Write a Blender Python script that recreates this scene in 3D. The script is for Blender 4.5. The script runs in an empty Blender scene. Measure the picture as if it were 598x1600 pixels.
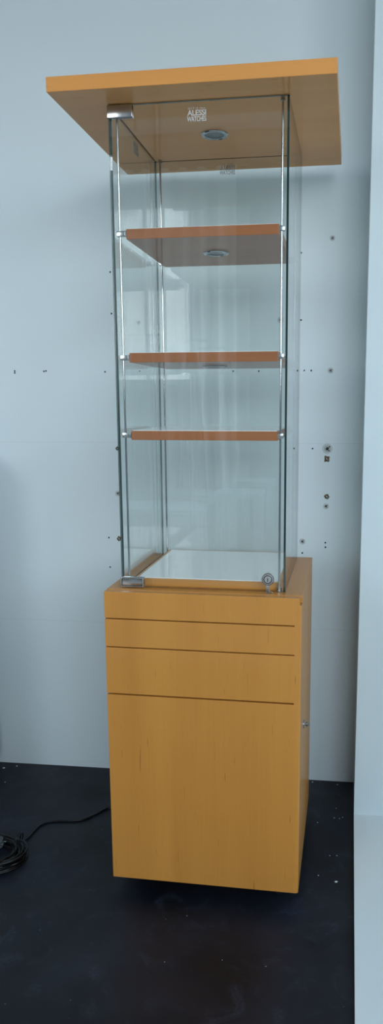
import bpy, bmesh, math, random
from mathutils import Vector, Matrix
sc = bpy.context.scene
C = sc.collection
random.seed(7)
PI = math.pi

# ------------------------------------------------------------------ camera
CAM = Vector((0.6086, -1.7509, 1.3135))
yaw, pitch, roll = 0.14730, -0.17220, -0.00145
F, PX, PY = 1160.87, 375.01, 830.21
fwd = Vector((-math.sin(yaw)*math.cos(pitch), math.cos(yaw)*math.cos(pitch), math.sin(pitch)))
rt = Vector((math.cos(yaw), math.sin(yaw), 0)); up = rt.cross(fwd)
r_ = math.cos(roll)*rt + math.sin(roll)*up; u_ = -math.sin(roll)*rt + math.cos(roll)*up
cd = bpy.data.cameras.new('camera'); cam = bpy.data.objects.new('camera', cd); C.objects.link(cam)
m = Matrix((r_, u_, -fwd)).transposed().to_4x4(); m.translation = CAM; cam.matrix_world = m
cd.sensor_fit = 'VERTICAL'; cd.sensor_height = 36; cd.lens = F/1600*36
cd.shift_x = -(PX-299)/1600; cd.shift_y = (PY-800)/1600; cd.clip_start = .02
sc.camera = cam

# ------------------------------------------------------------------ world, exposure
sc.view_settings.view_transform = 'Standard'; sc.view_settings.look = 'None'
sc.view_settings.gamma = 1; sc.view_settings.use_curve_mapping = False
sc.view_settings.exposure = 0.0
w = bpy.data.worlds.new('daylight'); sc.world = w; w.use_nodes = True
nt = w.node_tree; N = nt.nodes; L = nt.links
bg = N['Background']; tc = N.new('ShaderNodeTexCoord'); sp = N.new('ShaderNodeSeparateXYZ'); cr = N.new('ShaderNodeValToRGB')
L.new(tc.outputs['Generated'], sp.inputs[0])
mr = N.new('ShaderNodeMapRange'); mr.inputs[1].default_value = -1; mr.inputs[2].default_value = 1
L.new(sp.outputs[2], mr.inputs[0]); L.new(mr.outputs[0], cr.inputs[0]); L.new(cr.outputs[0], bg.inputs[0])
e = cr.color_ramp.elements
e[0].position = .46; e[0].color = (.16, .17, .18, 1)
e[1].position = .54; e[1].color = (.90, .96, 1.0, 1)
e2 = e.new(.75); e2.color = (.74, .88, 1.0, 1)
bg.inputs[1].default_value = 9.3
sc.cycles.use_denoising = True
sc.cycles.transparent_max_bounces = 24
sc.cycles.max_bounces = 10; sc.cycles.diffuse_bounces = 6; sc.cycles.glossy_bounces = 6
sc.cycles.sample_clamp_indirect = 6

def portal(loc, rot, sx, sy):          # marks a window opening for sky light sampling
    ld = bpy.data.lights.new('window_daylight', 'AREA'); ld.shape = 'RECTANGLE'; ld.size = sx; ld.size_y = sy
    ld.cycles.is_portal = True
    o = bpy.data.objects.new('window_daylight', ld); C.objects.link(o); o.location = loc; o.rotation_euler = rot

# ------------------------------------------------------------------ helpers
def tag(o, label=None, cat=None, group=None, kind=None):
    if label: o['label'] = label
    if cat: o['category'] = cat
    if group: o['group'] = group
    if kind: o['kind'] = kind
    return o
def empty(name, loc=(0, 0, 0), rz=0, parent=None):
    o = bpy.data.objects.new(name, None); C.objects.link(o); o.location = loc; o.rotation_euler = (0, 0, rz)
    o.empty_display_size = .05
    if parent: o.parent = parent
    return o
def obj(name, bm, mat, parent=None, smooth=False, loc=None):
    me = bpy.data.meshes.new(name)
    bmesh.ops.recalc_face_normals(bm, faces=bm.faces)
    if smooth:
        for f in bm.faces: f.smooth = True
        for e in bm.edges: e.smooth = not (len(e.link_faces) != 2 or e.calc_face_angle(0) > math.radians(33))
    bm.to_mesh(me); bm.free()
    for mm in (mat if isinstance(mat, (list, tuple)) else [mat]): me.materials.append(mm)
    o = bpy.data.objects.new(name, me); C.objects.link(o)
    if parent: o.parent = parent
    if loc: o.location = loc
    return o
def box(bm, x0, x1, y0, y1, z0, z1, bev=0, seg=2):
    r = bmesh.ops.create_cube(bm, size=1)
    vs = r['verts']
    for v in vs:
        v.co = Vector(((x0+x1)/2+v.co.x*(x1-x0), (y0+y1)/2+v.co.y*(y1-y0), (z0+z1)/2+v.co.z*(z1-z0)))
    if bev:
        es = list({e for v in vs for e in v.link_edges})
        bmesh.ops.bevel(bm, geom=es, offset=bev, segments=seg, affect='EDGES', profile=.6)
    return bm
def B(*a, **k):
    return box(bmesh.new(), *a, **k)
def lathe(bm, prof, n=32, M=None):      # prof: (r, z) list around z
    rings = []
    for r, z in prof:
        if r < 1e-6: rings.append([bm.verts.new((0, 0, z))])
        else: rings.append([bm.verts.new((r*math.cos(2*PI*i/n), r*math.sin(2*PI*i/n), z)) for i in range(n)])
    for a, b in zip(rings, rings[1:]):
        for i in range(n):
            j = (i+1) % n
            if len(a) == 1 and len(b) == 1: continue
            if len(a) == 1: bm.faces.new((a[0], b[i], b[j]))
            elif len(b) == 1: bm.faces.new((a[i], a[j], b[0]))
            else: bm.faces.new((a[i], a[j], b[j], b[i]))
    if M:
        bmesh.ops.transform(bm, matrix=M, verts=[v for r in rings for v in r])
    return bm
def tube(bm, pts, r, n=8):
    pts = [Vector(p) for p in pts]; rings = []
    t = (pts[1]-pts[0]).normalized(); nrm = t.orthogonal().normalized()
    for i, p in enumerate(pts):
        if i == 0: t = pts[1]-p
        elif i == len(pts)-1: t = p-pts[i-1]
        else: t = pts[i+1]-pts[i-1]
        t.normalize(); nrm = (nrm-t*nrm.dot(t)).normalized(); b = t.cross(nrm)
        rings.append([bm.verts.new(p+r*(math.cos(2*PI*k/n)*nrm+math.sin(2*PI*k/n)*b)) for k in range(n)])
    for a, b in zip(rings, rings[1:]):
        for k in range(n): bm.faces.new((a[k], a[(k+1) % n], b[(k+1) % n], b[k]))
    bm.faces.new(rings[0][::-1]); bm.faces.new(rings[-1])
    return bm
def spline(P, k=10):
    P = [Vector(p) for p in P]; Q = [P[0]*2-P[1]]+P+[P[-1]*2-P[-2]]; out = []
    for i in range(1, len(Q)-2):
        a, b, c, d = Q[i-1:i+3]
        for j in range(k):
            t = j/k
            out.append(.5*((2*b)+(c-a)*t+(2*a-5*b+4*c-d)*t*t+(3*b-a-3*c+d)*t**3))
    return out+[P[-1]]

# ------------------------------------------------------------------ materials
def mat(name, col, rough=.5, metal=0, spec=.5, coat=0):
    m = bpy.data.materials.new(name); m.use_nodes = True; b = m.node_tree.nodes['Principled BSDF']
    b.inputs['Base Color'].default_value = (*col, 1); b.inputs['Roughness'].default_value = rough
    b.inputs['Metallic'].default_value = metal; b.inputs['Specular IOR Level'].default_value = spec
    b.inputs['Coat Weight'].default_value = coat
    return m
def nodes(m): return m.node_tree.nodes, m.node_tree.links, m.node_tree.nodes['Principled BSDF']
def wood(name, light, dark, axis, rough=.42, seed=0., fleck=.45, coat=.2, spec=.35):
    m = mat(name, light, rough, coat=coat, spec=spec); N, L, b = nodes(m); b.inputs['Coat Roughness'].default_value = .06
    tc = N.new('ShaderNodeTexCoord'); mp = N.new('ShaderNodeMapping'); L.new(tc.outputs['Object'], mp.inputs[0])
    mp.inputs['Location'].default_value = (seed, seed*1.7, seed*.3)
    s = [14., 14., 14.]; s['xyz'.index(axis)] = .55; mp.inputs['Scale'].default_value = s
    n1 = N.new('ShaderNodeTexNoise'); n1.inputs['Scale'].default_value = 1; n1.inputs['Detail'].default_value = 4; n1.inputs['Distortion'].default_value = .3
    L.new(mp.outputs[0], n1.inputs[0])
    mp2 = N.new('ShaderNodeMapping'); L.new(tc.outputs['Object'], mp2.inputs[0])
    s = [260., 260., 260.]; s['xyz'.index(axis)] = 7; mp2.inputs['Scale'].default_value = s
    n2 = N.new('ShaderNodeTexNoise'); n2.inputs['Scale'].default_value = 1; n2.inputs['Detail'].default_value = 3; L.new(mp2.outputs[0], n2.inputs[0])
    mp3 = N.new('ShaderNodeMapping'); L.new(tc.outputs['Object'], mp3.inputs[0])   # rare dark pores
    s = [190., 190., 190.]; s['xyz'.index(axis)] = 13; mp3.inputs['Scale'].default_value = s; mp3.inputs['Location'].default_value = (seed+3, 5, 2)
    n3 = N.new('ShaderNodeTexNoise'); n3.inputs['Scale'].default_value = 1; n3.inputs['Detail'].default_value = 1; L.new(mp3.outputs[0], n3.inputs[0])
    r3 = N.new('ShaderNodeMapRange'); r3.inputs[1].default_value = .73; r3.inputs[2].default_value = .80; L.new(n3.outputs[0], r3.inputs[0])
    r1 = N.new('ShaderNodeMapRange'); r1.inputs[1].default_value = .3; r1.inputs[2].default_value = .7; L.new(n1.outputs[0], r1.inputs[0])
    mx = N.new('ShaderNodeMix'); mx.data_type = 'FLOAT'; mx.inputs[0].default_value = fleck
    L.new(r1.outputs[0], mx.inputs[2]); L.new(n2.outputs[0], mx.inputs[3])
    cm = N.new('ShaderNodeMix'); cm.data_type = 'RGBA'; cm.inputs[6].default_value = (*light, 1); cm.inputs[7].default_value = (*dark, 1)
    L.new(mx.outputs[0], cm.inputs[0])
    c2 = N.new('ShaderNodeMix'); c2.data_type = 'RGBA'; c2.inputs[7].default_value = tuple(x*.5 for x in dark)+(1,)
    L.new(cm.outputs[2], c2.inputs[6])
    mm = N.new('ShaderNodeMath'); mm.operation = 'MULTIPLY'; mm.inputs[1].default_value = .6; L.new(r3.outputs[0], mm.inputs[0]); L.new(mm.outputs[0], c2.inputs[0])
    L.new(c2.outputs[2], b.inputs['Base Color'])
    return m
WL, WD = (.57, .255, .050), (.46, .190, .034)
wood_v = wood('wood_vertical_grain', WL, WD, 'z', seed=1)
wood_x = wood('wood_long_grain', WL, WD, 'x', seed=4)
wood_y = wood('wood_cross_grain', WL, WD, 'y', seed=9)
wood_u = wood('wood_board', (.68, .305, .078), (.57, .24, .057), 'x', seed=6, coat=.4, spec=.2, rough=.5)
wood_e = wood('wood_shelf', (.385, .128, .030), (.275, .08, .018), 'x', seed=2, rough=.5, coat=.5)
dark_gap = mat('cabinet_gap_shade', (.05, .022, .009), .8)

def paint(name, col, seams=()):
    m = mat(name, col, .55, spec=.35); N, L, b = nodes(m)
    tc = N.new('ShaderNodeTexCoord'); n = N.new('ShaderNodeTexNoise'); n.inputs['Scale'].default_value = 2.2; n.inputs['Detail'].default_value = 3
    L.new(tc.outputs['Object'], n.inputs[0])
    cm = N.new('ShaderNodeMix'); cm.data_type = 'RGBA'; cm.inputs[6].default_value = (*[c*.96 for c in col], 1); cm.inputs[7].default_value = (*[min(1, c*1.03) for c in col], 1)
    L.new(n.outputs[0], cm.inputs[0]); out = cm.outputs[2]
    sp = N.new('ShaderNodeSeparateXYZ'); L.new(tc.outputs['Object'], sp.inputs[0])
    for z in seams:                    # hairline joint of the wall sheets
        c = N.new('ShaderNodeMath'); c.operation = 'COMPARE'; c.inputs[1].default_value = z; c.inputs[2].default_value = .0012; L.new(sp.outputs[2], c.inputs[0])
        k = N.new('ShaderNodeMath'); k.operation = 'MULTIPLY'; k.inputs[1].default_value = .13; L.new(c.outputs[0], k.inputs[0])
        x = N.new('ShaderNodeMix'); x.data_type = 'RGBA'; L.new(k.outputs[0], x.inputs[0]); L.new(out, x.inputs[6]); x.inputs[7].default_value = (*[q*.45 for q in col], 1); out = x.outputs[2]
    L.new(out, b.inputs['Base Color'])
    f = N.new('ShaderNodeTexNoise'); f.inputs['Scale'].default_value = 420; L.new(tc.outputs['Object'], f.inputs[0])
    bp = N.new('ShaderNodeBump'); bp.inputs['Strength'].default_value = .06; bp.inputs['Distance'].default_value = .001; L.new(f.outputs[0], bp.inputs['Height']); L.new(bp.outputs[0], b.inputs['Normal'])
    return m
wall_p = paint('wall_paint', (.625, .71, .745), (1.180, .5518))
panel_p = paint('panel_paint', (.60, .70, .735))
plat_p = paint('platform_paint', (.70, .79, .82))
white_p = mat('white_room_paint', (.50, .53, .55), .7)

pale_floor = mat('pale_floor', (.78, .73, .65), .6)
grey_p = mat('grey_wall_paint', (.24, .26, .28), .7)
ceil_p = mat('ceiling_paint', (.80, .82, .83), .8)
floor_m = mat('dark_floor', (.012, .014, .020), .5, spec=.3); N_, L_, b_ = nodes(floor_m)
tc = N_.new('ShaderNodeTexCoord')
def noise(scale, det=4, dist=0.):
    n = N_.new('ShaderNodeTexNoise'); n.inputs['Scale'].default_value = scale; n.inputs['Detail'].default_value = det; n.inputs['Distortion'].default_value = dist
    L_.new(tc.outputs['Object'], n.inputs[0]); return n
def rng(src, a, b2, o0=0, o1=1):
    r = N_.new('ShaderNodeMapRange'); r.inputs[1].default_value = a; r.inputs[2].default_value = b2; r.inputs[3].default_value = o0; r.inputs[4].default_value = o1
    L_.new(src, r.inputs[0]); return r.outputs[0]
big = rng(noise(3.2, 5, .6).outputs[0], .35, .75); scuff = rng(noise(11, 6, 1.4).outputs[0], .56, .72); fine = rng(noise(140, 3).outputs[0], .3, .8)
mu = N_.new('ShaderNodeMath'); mu.operation = 'MULTIPLY'; L_.new(scuff, mu.inputs[0]); L_.new(fine, mu.inputs[1])
ad = N_.new('ShaderNodeMath'); ad.operation = 'MULTIPLY_ADD'; L_.new(mu.outputs[0], ad.inputs[0]); ad.inputs[1].default_value = 1.9; L_.new(big, ad.inputs[2])
cm = N_.new('ShaderNodeMix'); cm.data_type = 'RGBA'; cm.clamp_factor = False; cm.inputs[6].default_value = (.0025, .0034, .0062, 1); cm.inputs[7].default_value = (.013, .017, .029, 1)
L_.new(ad.outputs[0], cm.inputs[0])
vo = N_.new('ShaderNodeTexVoronoi'); vo.inputs['Scale'].default_value = 26; L_.new(tc.outputs['Object'], vo.inputs[0])
sel = rng(noise(9, 2).outputs[0], .50, .56); dots = rng(vo.outputs[0], .055, .03)
ms = N_.new('ShaderNodeMath'); ms.operation = 'MULTIPLY'; L_.new(sel, ms.inputs[0]); L_.new(dots, ms.inputs[1])
c2 = N_.new('ShaderNodeMix'); c2.data_type = 'RGBA'; L_.new(ms.outputs[0], c2.inputs[0]); L_.new(cm.outputs[2], c2.inputs[6]); c2.inputs[7].default_value = (.12, .13, .14, 1)
L_.new(c2.outputs[2], b_.inputs['Base Color'])
L_.new(rng(noise(5, 5).outputs[0], .3, .7, .38, .6), b_.inputs['Roughness'])

chrome = mat('chrome', (.42, .43, .44), .1, 1)
satin = mat('satin_chrome', (.46, .47, .48), .2, 1)
steel = mat('dark_steel', (.16, .16, .17), .35, 1)
def glass(name, tint, ior=1.5):
    m = bpy.data.materials.new(name); m.use_nodes = True; N, L = m.node_tree.nodes, m.node_tree.links; N.clear()
    o = N.new('ShaderNodeOutputMaterial'); t = N.new('ShaderNodeBsdfTransparent'); t.inputs[0].default_value = (*tint, 1)
    g = N.new('ShaderNodeBsdfGlossy'); g.inputs['Roughness'].default_value = .0; g.inputs[0].default_value = (1, 1, 1, 1)
    # plain geometric facing ratio: the same on front and back faces
    lw = N.new('ShaderNodeLayerWeight'); lw.inputs[0].default_value = .5
    a = N.new('ShaderNodeMath'); a.operation = 'POWER'; a.inputs[1].default_value = 5.0; L.new(lw.outputs['Facing'], a.inputs[0])
    r0 = ((ior-1)/(ior+1))**2
    b = N.new('ShaderNodeMath'); b.operation = 'MULTIPLY_ADD'; b.inputs[1].default_value = 1-r0; b.inputs[2].default_value = r0; L.new(a.outputs[0], b.inputs[0])
    x = N.new('ShaderNodeMixShader'); L.new(b.outputs[0], x.inputs[0]); L.new(t.outputs[0], x.inputs[1]); L.new(g.outputs[0], x.inputs[2]); L.new(x.outputs[0], o.inputs[0])
    return m
pane_m = glass('clear_glass', (.980, .994, .989))
edge_m = mat('glass_edge_green', (.012, .045, .042), .15)
decal_m = mat('frosted_lettering', (.55, .56, .55), .6)
lens_m = mat('lamp_lens', (.16, .17, .18), .3)
lock_m = mat('lock_metal', (.50, .50, .49), .38, 1)
decal_b = mat('frosted_lettering_shaded', (.20, .21, .21), .6)  # same lettering darkened, its backlit look put into the colour
white_m = mat('white_laminate', (.95, .975, .975), .4, coat=1)
nodes(white_m)[2].inputs['Coat Roughness'].default_value = .08
black_m = mat('black_rubber', (.0025, .0025, .003), .3, spec=.35)
wheel_m = mat('black_plastic', (.006, .006, .007), .6)
plug_m = mat('grey_plastic', (.07, .09, .10), .45)
hole_m = mat('screw_hole_dark', (.02, .02, .022), .8)
ring_m = mat('bare_plaster', (.50, .55, .56), .9)
anch_m = mat('grey_wall_plug', (.36, .38, .38), .5)
rust_m = mat('chipped_brown', (.16, .115, .07), .9)
chip_m = mat('plaster_chip', (.62, .66, .68), .8)
fabric_m = mat('white_curtain', (.90, .92, .92), .9)

# ------------------------------------------------------------------ the room
RX0, RX1, RY0, RZ = -3.2, 3.0, -4.6, 3.5
WY, WA = .6781, .0284
tA = math.tan(WA)
def slab(pts, z0, z1):                 # vertical prism from a ground outline
    bm = bmesh.new(); a = [bm.verts.new((x, y, z0)) for x, y in pts]; b = [bm.verts.new((x, y, z1)) for x, y in pts]
    n = len(pts)
    for i in range(n): bm.faces.new((a[i], a[(i+1) % n], b[(i+1) % n], b[i]))
    bm.faces.new(a[::-1]); bm.faces.new(b); return bm
wy = lambda x: WY+tA*x
wall = empty('wall_back'); tag(wall, kind='structure')
wall_sheet = obj('wall_surface', slab([(RX0, wy(RX0)), (.646, wy(.646)), (.646, wy(.646)+.12), (RX0, wy(RX0)+.12)], 0, RZ), wall_p, wall)
px0 = .6455
def py(x): return .456+.024*(x-.6447)
tag(obj('wall_right', slab([(px0, py(px0)), (RX1, py(RX1)), (RX1, wy(.646)+.12), (px0+.001, wy(.646)+.12)], .02, RZ), panel_p), kind='structure')
tag(obj('trim_1', slab([(.6485, RY0), (RX1, RY0), (RX1, py(RX1)), (px0, py(px0))], 0, .02), plat_p), kind='structure')
tag(obj('floor', B(RX0, RX1, -1.8, .95, -.06, 0), floor_m), kind='structure')
tag(obj('floor_front', B(RX0, RX1, RY0, -1.8, -.06, 0), pale_floor), kind='structure')
tag(obj('ceiling', B(RX0, RX1, RY0, .95, RZ, RZ+.1), ceil_p), kind='structure')
# side wall on the right with one tall window
def pierced(name, axis, c, a0, a1, holes, z0=0, z1=RZ, t=.1):
    """wall in the plane axis=c from a0..a1 pierced by windows (u0,u1,z0,z1)"""
    bm = bmesh.new()
    def bb(u0, u1, za, zb):
        if u1-u0 < 1e-4 or zb-za < 1e-4: return
        if axis == 'y': box(bm, u0, u1, c-t, c, za, zb)
        else: box(bm, c, c+t, u0, u1, za, zb)
    u = a0
    for h in holes:
        bb(u, h[0], z0, z1); bb(h[0], h[1], z0, h[2]); bb(h[0], h[1], h[3], z1); u = h[1]
    bb(u, a1, z0, z1)
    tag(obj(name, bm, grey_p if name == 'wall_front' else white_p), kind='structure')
FH = [(-3.0, -1.4, 1.4, 3.4), (.8, 2.8, 1.5, 3.4)]
SH = [(-4.4, -2.1, 1.6, 3.4)]
LH = []
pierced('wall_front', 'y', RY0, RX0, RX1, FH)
pierced('wall_side', 'x', RX1, RY0, .95, SH)
pierced('wall_left', 'x', RX0-.1, RY0, .95, LH)
k = 0
def window(axis, c, h, nx):
    global k; k += 1
    bm = bmesh.new(); u0, u1, z0, z1 = h; f = .035
    def bb(a, b, za, zb):
        if axis == 'y': box(bm, a, b, c-.07, c-.02, za, zb)
        else: box(bm, c+.02, c+.07, a, b, za, zb)
    bb(u0, u1, z0, z0+f); bb(u0, u1, z1-f, z1)
    for i in range(nx+1):
        u = u0+(u1-u0-f)*i/nx; bb(u, u+f, z0, z1)
    bb(u0, u1, 2.45, 2.45+f)
    tag(obj('window_%d' % k, bm, satin), kind='structure')
for h in FH: window('y', RY0, h, 3)
for h in SH: window('x', RX1, h, 3)
for h in LH: window('x', RX0-.09, h, 3)
for h in FH: portal(((h[0]+h[1])/2, RY0+.01, (h[2]+h[3])/2), (PI/2, 0, 0), h[1]-h[0], h[3]-h[2])
for h in LH: portal((RX0+.01, (h[0]+h[1])/2, (h[2]+h[3])/2), (PI/2, 0, -PI/2), h[1]-h[0], h[3]-h[2])
for h in SH: portal((RX1-.01, (h[0]+h[1])/2, (h[2]+h[3])/2), (PI/2, 0, PI/2), h[1]-h[0], h[3]-h[2])

# marks on the back wall: screw holes, wall plugs, chipped plaster
WM = Matrix.Translation((0, WY, 0)) @ Matrix.Rotation(WA, 4, 'Z') @ Matrix.Rotation(PI/2, 4, 'X')   # local z -> out of the wall
def wloc(x, z, out=0.): return Vector((x, wy(x), z))+Vector((math.sin(WA), -math.cos(WA), 0))*out
def onwall(o, x, z): o.matrix_local = Matrix.Translation(wloc(x, z)) @ Matrix.Rotation(WA, 4, 'Z') @ Matrix.Rotation(PI/2, 4, 'X'); return o
def blob(bm, r, h, n=14, jit=.25, cx=0, cy=0, z0=0):
    ring = [];top = []
    for i in range(n):
        a = 2*PI*i/n; q = r*(1+random.uniform(-jit, jit))
        ring.append(bm.verts.new((cx+q*math.cos(a), cy+q*math.sin(a), z0))); top.append(bm.verts.new((cx+q*.86*math.cos(a), cy+q*.86*math.sin(a), z0+h)))
    for i in range(n): bm.faces.new((ring[i], ring[(i+1) % n], top[(i+1) % n], top[i]))
    bm.faces.new(top); bm.faces.new(ring[::-1]); return bm
def hole(x, z, r=.0032):
    return onwall(obj('screw_hole', blob(bmesh.new(), r, .0006, 10, .12), hole_m, wall), x, z)
def plug(x, z, r=.0105):               # plastic wall plug left in the sheet, ring of bare plaster around it
    bm = bmesh.new(); lathe(bm, [(r, 0), (r, .0006), (r*.86, .0009), (r*.8, .0004), (0, .0004)], 24)
    a = onwall(obj('wall_plug', bm, ring_m, wall, True), x, z)
    bm = bmesh.new(); lathe(bm, [(r*.62, .0004), (r*.6, .0016), (r*.40, .0018), (r*.34, .0006), (0, .0006)], 20)
    obj('sleeve', bm, anch_m, a, True)
    bm = blob(bmesh.new(), r*.30, .0012, 10, .2, z0=.0006); blob(bm, r*.15, .0012, 8, .2, r*.42, r*.35, .0012); blob(bm, r*.14, .0012, 8, .2, r*.36, -r*.42, .0012)
    obj('bore', bm, hole_m, a)
def chipped(x, z, r=.009):
    a = onwall(obj('chipped_hole', blob(bmesh.new(), r, .0006, 16, .3), rust_m, wall), x, z)
    bm = blob(bmesh.new(), r*.28, .0006, 9, .3, r*.35, r*.25, .0007); blob(bm, r*.22, .0006, 8, .3, -r*.4, 0, .0007); blob(bm, r*.3, .0006, 8, .3, -.1*r, -r*.5, .0007)
    obj('bore', bm, hole_m, a)
    obj('plaster_spot', blob(bmesh.new(), r*.26, .0007, 8, .3, .05*r, 0, .0007), ring_m, a)
plug(.5365, 1.8148, .0085); plug(.5383, 1.4124, .0095); plug(.5328, 1.1639, .017); plug(.4558, .8549, .0105)
plug(-.0857, 1.5694, .0085); plug(.3774, 1.571, .010); plug(-.1713, 1.008, .010); plug(.5321, .9746, .010)
chipped(.5313, 1.1306, .0095); chipped(.5336, 1.0065, .0085); chipped(-.1716, .8508, .0085); chipped(-.1689, 1.1597, .007)
for p in ((.4772, 1.4128), (.4547, 1.413), (.4851, 1.1636), (.5322, .8522), (.5325, .837), (.4563, .8157), (-.5146, 1.4178), (-.5146, 1.4115),
          (-.4125, 1.4158), (-.4055, 1.4172), (-.2025, 1.4129), (-.2076, .8545), (-.2065, .7508), (-.1748, 1.5989), (-.1749, 1.7289), (.2249, 1.4124), (.3083, 1.4119), (.44, 1.7735), (.4425, 1.5701), (-.0853, 1.4143)):
    hole(p[0], p[1], .0030 if p[1] != 1.413 else .0026)

# ------------------------------------------------------------------ the display cabinet
W, ZB, ZT, D = .5, .05, .8442, .4885
cab = empty('display_cabinet', (.25, .245, 0))
tag(cab, 'tall maple display cabinet on castors with glass case and wide flat top board', 'display cabinet')
off = Vector((-.25, -.245, 0))
def part(name, bm, mt, parent=None, smooth=False):
    """geometry given in room coordinates, stored relative to the cabinet's base"""
    bmesh.ops.translate(bm, vec=off, verts=bm.verts)
    return obj(name, bm, mt, parent or cab, smooth)
# base: carcass walls, drawer fronts, door
bm = bmesh.new()
box(bm, W-.018, W, .0002, D, ZB, ZT-.0185, .0026); box(bm, .001, .019, .022, D, ZB, ZT-.0185, .0012)
box(bm, .019, W-.018, D-.016, D, ZB, ZT-.0185); box(bm, .019, W-.018, .03, D-.016, ZB, ZB+.018)
part('carcass', bm, wood_v)
part('base_top', B(.0005, W, .0225, D, ZT-.018, ZT, .0012), wood_y)
part('inner_shadow_board', B(.019, W-.018, .0215, .03, ZB+.002, ZT-.019), dark_gap)  # dark colour stands for the shade in the gaps between the fronts
lines = [(.7745, ZT-.001), (.6995, .7715), (.5738, .6965), (.0495, .5695)]
for i, (a, b) in enumerate(lines):
    part('drawer_front' if i < 3 else 'door_front', B(.0005, W-.0048, 0, .019, a, b, .0009), wood_v)
# side lock
bm = lathe(bmesh.new(), [(.0115, 0), (.0115, .003), (.0095, .0055), (.0085, .0055), (.0085, .004), (.006, .004), (.006, .012), (.0045, .014), (0, .014)], 24,
           Matrix.Translation((W, .1425, .4567)) @ Matrix.Rotation(PI/2, 4, 'Y'))
lk = part('cabinet_lock', bm, chrome, smooth=True)
o = part('keyhole', B(W+.0139, W+.0144, .1415, .1435, .4527, .4607), hole_m, lk); 
# castors
def caster(x, y):
    bm = B(x-.022, x+.022, y-.022, y+.022, .047, .05); lathe(bm, [(.012, .041), (.012, .047)], 16, Matrix.Translation((x, y, 0)))
    box(bm, x-.014, x-.011, y-.013, y+.013, .016, .042, .001); box(bm, x+.011, x+.014, y-.013, y+.013, .016, .042, .001); box(bm, x-.014, x+.014, y-.013, y+.013, .039, .042)
    c = part('caster', bm, steel)
    wh = lathe(bmesh.new(), [(0, -.009), (.014, -.009), (.0175, -.006), (.018, 0), (.0175, .006), (.014, .009), (0, .009)], 24, Matrix.Translation((x, y, .018)) @ Matrix.Rotation(PI/2, 4, 'Y'))
    part('wheel', wh, wheel_m, c, True)
for p in ((.06, .075), (.445, .065), (.06, .43), (.44, .43)): caster(*p)

# top board
ZL, ZH = 1.9913, 2.0225
tb = part('top_board', B(-.078, .5622, -.043, .5723, ZL, ZH, .0012), wood_u)
# glass case
GX0, GX1, GY0, GY1, T = .0335, .4550, .0480, .4700, .0055
def pane(name, x0, x1, y0, y1, z0, z1, thin):
    bm = B(x0, x1, y0, y1, z0, z1)
    bm.normal_update()
    for f in bm.faces: f.material_index = 0 if abs(f.normal[thin]) > .9 else 1
    return part(name, bm, [pane_m, edge_m])
door = pane('glass_door', GX0, GX1, GY0, GY0+T, ZT+.0025, ZL-.0015, 1)
gl = pane('side_glass', GX0, GX0+T, GY0+T+.0015, GY1-T-.0005, ZT, ZL, 0)
gr = pane('side_glass', GX1-T, GX1, GY0+T+.0015, GY1-T-.0005, ZT, ZL, 0)
gb = pane('back_glass', GX0, GX1, GY1-T, GY1, ZT, ZL, 1)
# hinge patches on the door (left corners)
def patch(z0, z1, rim):
    x0, x1 = GX0-.0015, GX0+.0585
    bm = B(x0, x1, GY0-.0045, GY0-.0002, z0, z1, .0012); box(bm, x0, x1, GY0+T+.0002, GY0+T+.004, z0, z1, .001)
    h = part('hinge_patch', bm, satin, door, True)
    if not rim:
        part('patch_edge', B(x0, x1, GY0-.0046, GY0-.0003, z0-.0016, z0, .0004), steel, h); return
    f = .0032; bm = bmesh.new()
    for a in ((x0, x1, z0, z0+f), (x0, x1, z1-f, z1), (x0, x0+f, z0+f, z1-f), (x1-f, x1, z0+f, z1-f)):
        box(bm, a[0], a[1], GY0-.0068, GY0-.0044, a[2], a[3], .0007)
    part('patch_rim', bm, chrome, h)
    bm = bmesh.new(); g = f+.0012
    for a in ((x0+f, x1-f, z0+f, z0+g), (x0+f, x1-f, z1-g, z1-f), (x0+f, x0+g, z0+g, z1-g), (x1-g, x1-f, z0+g, z1-g)):
        box(bm, a[0], a[1], GY0-.0052, GY0-.0044, a[2], a[3])
    part('patch_recess', bm, hole_m, h)
patch(.8462, .8715, True); patch(1.9625, 1.9895, False)
# door lock, bottom right
LX, LZ = .4120, .8785
bm = lathe(bmesh.new(), [(0, .0002), (.0150, .0002), (.0154, .001), (.0154, .007), (.0145, .0085), (.0112, .0088), (.0112, .0078), (.0088, .0078), (.0088, .0100), (.0080, .0106), (0, .0106)], 40,
           Matrix.Translation((LX, GY0, LZ)) @ Matrix.Rotation(PI/2, 4, 'X'))
dl = part('door_lock', bm, lock_m, door, True)
LM = Matrix.Translation((LX, GY0, LZ)) @ Matrix.Rotation(PI/2, 4, 'X')
for a, b, z in ((.0136, .0146, .0086), (.0090, .0110, .0079)):
    part('groove_ring', lathe(bmesh.new(), [(a, z-.0005), (a, z+.0004), (b, z+.0004), (b, z-.0005)], 40, LM), hole_m, dl, True)
part('keyhole', B(LX-.0011, LX+.0011, GY0-.0110, GY0-.0105, LZ-.0050, LZ+.0040), hole_m, dl)
bm = B(LX-.006, LX+.012, GY0-.012, GY0-.0005, ZT+.0006, ZT+.0030, .0006); box(bm, LX-.005, LX+.004, GY0-.006, GY0-.0004, ZT+.003, LZ-.008, .0008)
part('lock_plate', bm, satin, dl)

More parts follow.
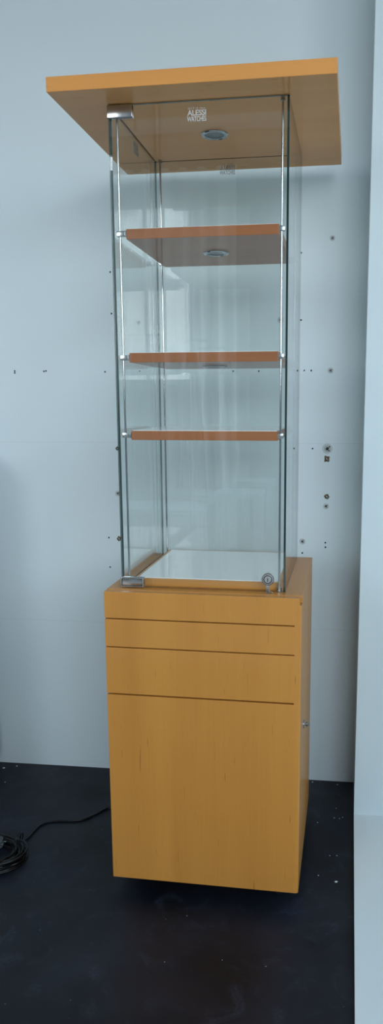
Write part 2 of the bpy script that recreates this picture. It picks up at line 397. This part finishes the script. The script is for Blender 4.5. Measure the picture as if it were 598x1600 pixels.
# uprights: chrome rods in the four corners with feet
RODS = [(.0500, .0625), (.4385, .0625), (.0530, .4530), (.4400, .4530)]
rods = []
for x, y in RODS:
    r = part('upright_rod', lathe(bmesh.new(), [(0, ZT), (.0027, ZT), (.0027, ZL), (0, ZL)], 20, Matrix.Translation((x, y, 0))), chrome, smooth=True)
    bm = lathe(bmesh.new(), [(0, 0), (.0075, 0), (.0075, .0015), (.0062, .0022), (.0062, .009), (.0052, .0105), (.0031, .0105)], 24, Matrix.Translation((x, y, ZT)))
    part('rod_foot', bm, chrome, r, True)
    bm = lathe(bmesh.new(), [(.0031, -.008), (.0052, -.008), (.0052, 0), (0, 0)], 20, Matrix.Translation((x, y, ZL)))
    part('rod_head', bm, chrome, r, True)
    rods.append(r)
# shelves
def downlight(cx, cy, z, parent, r=.0335):
    bm = lathe(bmesh.new(), [(r, 0), (r, -.002), (r*.94, -.0045), (r*.80, -.0055), (r*.76, -.0035), (r*.72, -.003), (r*.72, 0)], 48, Matrix.Translation((cx, cy, z)))
    d = part('downlight', bm, chrome, parent, True)
    bm = lathe(bmesh.new(), [(r*.72, -.0015), (r*.66, -.0035), (r*.58, -.0038), (r*.55, -.0022), (r*.3, -.0016), (0, -.0014)], 40, Matrix.Translation((cx, cy, z)))
    part('lens', bm, lens_m, d, True)
SX0, SX1, SY0, SY1 = .0670, .4325, .0560, .4330
for zt, zb, li, wt in ((1.7202, 1.6968, (.2500, .246), False), (1.4326, 1.4092, (.2450, .250), False), (1.2436, 1.2207, None, True)):
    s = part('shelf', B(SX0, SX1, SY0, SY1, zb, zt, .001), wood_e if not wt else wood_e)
    part('white_shelf_top', B(SX0+.002, SX1-.002, SY0+.004, SY1-.002, zt-.0004, zt+.0012), white_m, s)
    if li: downlight(li[0], li[1], zb, s)
    zc = (zt+zb)/2+(.002 if zt > 1.6 else 0)
    for i, (x, y) in enumerate(RODS):
        sx = 1 if x < .25 else -1
        bm = B(min(x-sx*.0075, x+sx*.0135), max(x-sx*.0075, x+sx*.0135), y-.0055, y+.0045, zc-.0062, zc+.0062, .0012)
        edge = SX0 if sx > 0 else SX1
        cl = part('shelf_clip', bm, satin, rods[i], True)
        e = x+sx*.0135; part('clip_pad', B(min(e, e+sx*.0028), max(e, e+sx*.0028), y-.0062, y+.0045, zc-.0070, zc+.0070, .0006), steel, cl)
downlight(.2440, .271, ZL, tb, .0350)
# floor board of the case with its white sheet
fb = part('case_floor', B(.0600, .4400, .0720, .4585, ZT, ZT+.0190, .001), wood_x)
part('white_sheet', B(.0690, .4330, .0800, .4450, ZT+.0186, ZT+.0205, .0004), white_m, fb)

# lettering etched on the panes
def text_bm(s, w, h, bold=.0, space=1.):
    cu = bpy.data.curves.new('t', 'FONT'); cu.body = s; cu.size = 1; cu.extrude = .02; cu.offset = bold; cu.space_character = space; cu.align_x = 'CENTER'
    o = bpy.data.objects.new('t', cu); C.objects.link(o); bpy.context.view_layer.update()
    me = bpy.data.meshes.new_from_object(o.evaluated_get(bpy.context.evaluated_depsgraph_get()))
    bpy.data.objects.remove(o); bm = bmesh.new(); bm.from_mesh(me); bpy.data.meshes.remove(me)
    xs = [v.co.x for v in bm.verts]; ys = [v.co.y for v in bm.verts]
    for v in bm.verts:
        v.co.x = (v.co.x-(min(xs)+max(xs))/2)/(max(xs)-min(xs))*w; v.co.y = (v.co.y-min(ys))/(max(ys)-min(ys))*h; v.co.z = v.co.z*.01
    return bm
def logo(M, parent, mt=None):
    me = bmesh.new()
    for s, w, h, z, b, sp in (('OFFICINA', .040, .0040, .0260, .006, 1.7), ('ALESSI', .0435, .0122, .0125, .018, .95), ('WATCHES', .0445, .0112, 0, .014, .95)):
        bm = text_bm(s, w, h, b, sp); bmesh.ops.translate(bm, vec=(0, z, 0), verts=bm.verts)
        tmp = bpy.data.meshes.new('t'); bm.to_mesh(tmp); bm.free(); me.from_mesh(tmp); bpy.data.meshes.remove(tmp)
    bmesh.ops.transform(me, matrix=M, verts=me.verts)
    part('logo_lettering', me, mt or decal_m, parent)
RX = Matrix.Rotation(PI/2, 4, 'X')
logo(Matrix.Translation((.2428, GY0-.0003, 1.9455)) @ RX, door)
logo(Matrix.Translation((.2448, GY1-T-.0003, 1.9480)) @ RX, gb, decal_b)
logo(Matrix.Translation((GX0+T+.0003, .2560, 1.9460)) @ Matrix.Rotation(-PI/2, 4, 'Z') @ RX @ Matrix.Scale(-1, 4, (0, 1, 0)) @ Matrix.Scale(-1, 4, (0, 1, 0)), gl, decal_b)

# ------------------------------------------------------------------ power cable on the floor
cb = empty('power_cable', (-.42, .09, 0))
tag(cb, 'black power cable coiled on the dark floor, its end running behind the cabinet', 'cable')
o2 = Vector((-(-.42), -.09, 0))
def cpart(name, bm, mt, parent=None, sm=True):
    bmesh.ops.translate(bm, vec=o2, verts=bm.verts); return obj(name, bm, mt, parent or cb, sm)
run = spline([(.05, .345, .0035), (-.03, .37, .0035), (-.09, .395, .0035), (-.1456, .4066, .0035), (-.178, .362, .0035), (-.2067, .3287, .0035), (-.238, .316, .0035), (-.2646, .3128, .0035), (-.3034, .3035, .0035), (-.324, .283, .0035),
              (-.3332, .2535, .0035), (-.3365, .2097, .004), (-.3409, .1786, .010), (-.345, .166, .022)])
cpart('cable', tube(bmesh.new(), run, .0032, 8), black_m)
bm = bmesh.new(); pts = []
turns = 14
for i in range(turns*36+1):
    a = -i*2*PI/36+.7; t = i/36
    kx = .128-.0060*((t*3.7) % 6)+.003*math.sin(a*.37+t); ky = .092-.0055*((t*2.9) % 6)+.003*math.cos(a*.53)
    z = .0045+.0078*((t*.73) % 5)*.78
    pts.append((-.425+kx*math.cos(a)+.006*math.sin(t*2.1), .092+ky*math.sin(a)+.005*math.cos(t*1.3), z+.0015*math.sin(a*3+t)))
cpart('cable_coil', tube(bm, pts, .0034, 7), black_m)
bm = bmesh.new()
for dx in (-.004, .003):
    ring = [(-.347+dx+.004*math.sin(q), .166+.020*math.cos(q), .021+.0195*math.sin(q)) for q in [2*PI*j/20 for j in range(21)]]
    tube(bm, ring, .0018, 6)
cpart('cable_tie', bm, black_m)
bm = lathe(bmesh.new(), [(0, 0), (.006, 0), (.009, .01), (.016, .02), (.018, .024), (.018, .040), (.0165, .042), (0, .042)], 24, Matrix.Translation((-.432, .150, .019)) @ Matrix.Rotation(math.radians(80), 4, 'Y') @ Matrix.Rotation(.3, 4, 'X'))
pl = cpart('plug', bm, plug_m)
bm = bmesh.new()
for s in (-.0065, .0065):
    lathe(bm, [(0, .04), (.0022, .04), (.0022, .060), (0, .061)], 12, Matrix.Translation((-.432, .150, .019)) @ Matrix.Rotation(math.radians(80), 4, 'Y') @ Matrix.Rotation(.3, 4, 'X') @ Matrix.Translation((0, s, 0)))
cpart('plug_pin', bm, chrome, pl)

# ------------------------------------------------------------------ chips of plaster on the floor
def chip(x, y, r, label, group=None, rz=0., el=1.):
    bm = blob(bmesh.new(), r, r*.35, 9, .3)
    for v in bm.verts: v.co.x *= el
    o = obj('plaster_chip', bm, chip_m); o.location = (x, y, 0); o.rotation_euler = (0, 0, rz); tag(o, label, 'debris', group); return o
chip(.5971, .1342, .0032, 'largest white plaster chip on the dark floor, right of the cabinet base', rz=.6, el=1.5)
GRP = ((('tiny pale plaster crumb on the dark floor between the cabinet and the right platform', 'plaster crumbs right of the cabinet'),
        ((.576, .2536, .0016), (.5964, .2566, .0016), (.5466, .1554, .0018), (.5327, .4246, .0017), (.5892, .5166, .0014), (.5843, .4581, .0018), (.6006, .4568, .0017), (.6107, .4657, .0016))),
       (('pale plaster crumb on the floor at the foot of the wall, right behind the cabinet', 'plaster crumbs behind the cabinet'), ((.5036, .6768, .003), (.5905, .6715, .0022))),
       (('pale plaster crumb on the floor below the wall at the far left', 'plaster crumbs at the far left'), ((-.6148, .6171, .004), (-.5749, .6376, .003), (-.5638, .5216, .002))),
       (('minute pale crumb on the dark floor in front of the cabinet', 'plaster crumbs in front of the cabinet'), ((.1991, -.2266, .0012), (.217, -.0612, .0011), (.3338, -.2007, .0011), (.439, -.2059, .0011))))
for (lab, grp), pts in GRP:
    for x, y, r in pts: chip(x, y, r, lab, grp, rz=random.random()*3)

# ------------------------------------------------------------------ the rest of the room, seen in the glass and casting its shade
cup = empty('shade_cupboard', (-.915, .46, 0)); tag(cup, 'added white cupboard out of view, shading the lower left of the back wall', 'cupboard')  # unseen blocker added out of frame, shades the lower left wall
obj('body', B(-.30, .30, -.13, .138, .06, 1.14, .002), panel_p, cup); obj('plinth', B(-.28, .28, -.10, .13, 0, .06), steel, cup)
for s in (-1, 1):
    obj('door', B(min(.003*s, .297*s), max(.003*s, .297*s), -.149, -.131, .065, 1.135, .002), panel_p, cup)
    obj('handle', B(min(.03*s, .04*s), max(.03*s, .04*s), -.170, -.149, .55, .72, .002), satin, cup)
def curtain(x, y, z0, z1, w0, w1, label, lean=0.):
    bm = bmesh.new(); nx, nz = 60, 14; g = []
    for j in range(nz+1):
        t = j/nz; z = z1+(z0-z1)*t; wd = w1+(w0-w1)*t**.7; row = []
        for i in range(nx+1):
            u = i/nx-.5; row.append(bm.verts.new((u*wd+lean*t, .035*(1+t)*math.sin(u*52+.6*math.sin(t*4)), z)))
        g.append(row)
    for j in range(nz):
        for i in range(nx): bm.faces.new((g[j][i], g[j][i+1], g[j+1][i+1], g[j+1][i]))
    t = empty('curtain', (x, y, 0)); tag(t, label, 'curtain')
    o = obj('cloth', bm, fabric_m, t, True); md = o.modifiers.new('thickness', 'SOLIDIFY'); md.thickness = .003
    obj('curtain_rod', tube(bmesh.new(), [(-w1/2-.1, 0, z1), (w1/2+.1, 0, z1)], .012, 12), satin, t)
curtain(-1.0, -4.52, .03, 3.2, 1.28, 1.28, 'wide white curtain hanging against the front wall, mirrored in the glass door')
curtain(-1.10, -4.2, .03, 1.85, .50, .10, 'white cloth gathered at its top, before the wide curtain, mirrored left in the door')
curtain(-.68, -4.2, .03, 1.80, .30, .06, 'narrow white cloth gathered at its top, right of the wider gathered one')
def table(x, y, w, d, h, label):
    t = empty('white_table', (x, y, 0)); tag(t, label, 'table')
    obj('tabletop', B(-w/2, w/2, -d/2, d/2, h-.035, h, .003), panel_p, t)
    for sx in (-1, 1):
        for sy in (-1, 1):
            cx, cy = sx*(w/2-.03), sy*(d/2-.03); obj('leg', B(cx-.02, cx+.02, cy-.02, cy+.02, 0, h-.035, .002), panel_p, t)
table(-.80, -3.55, .75, .5, .55, 'low white table before the front window, mirrored at the left in the glass door')
table(-.20, -3.6, .34, .34, .66, 'small taller white table beside the low one, mirrored in the glass door')
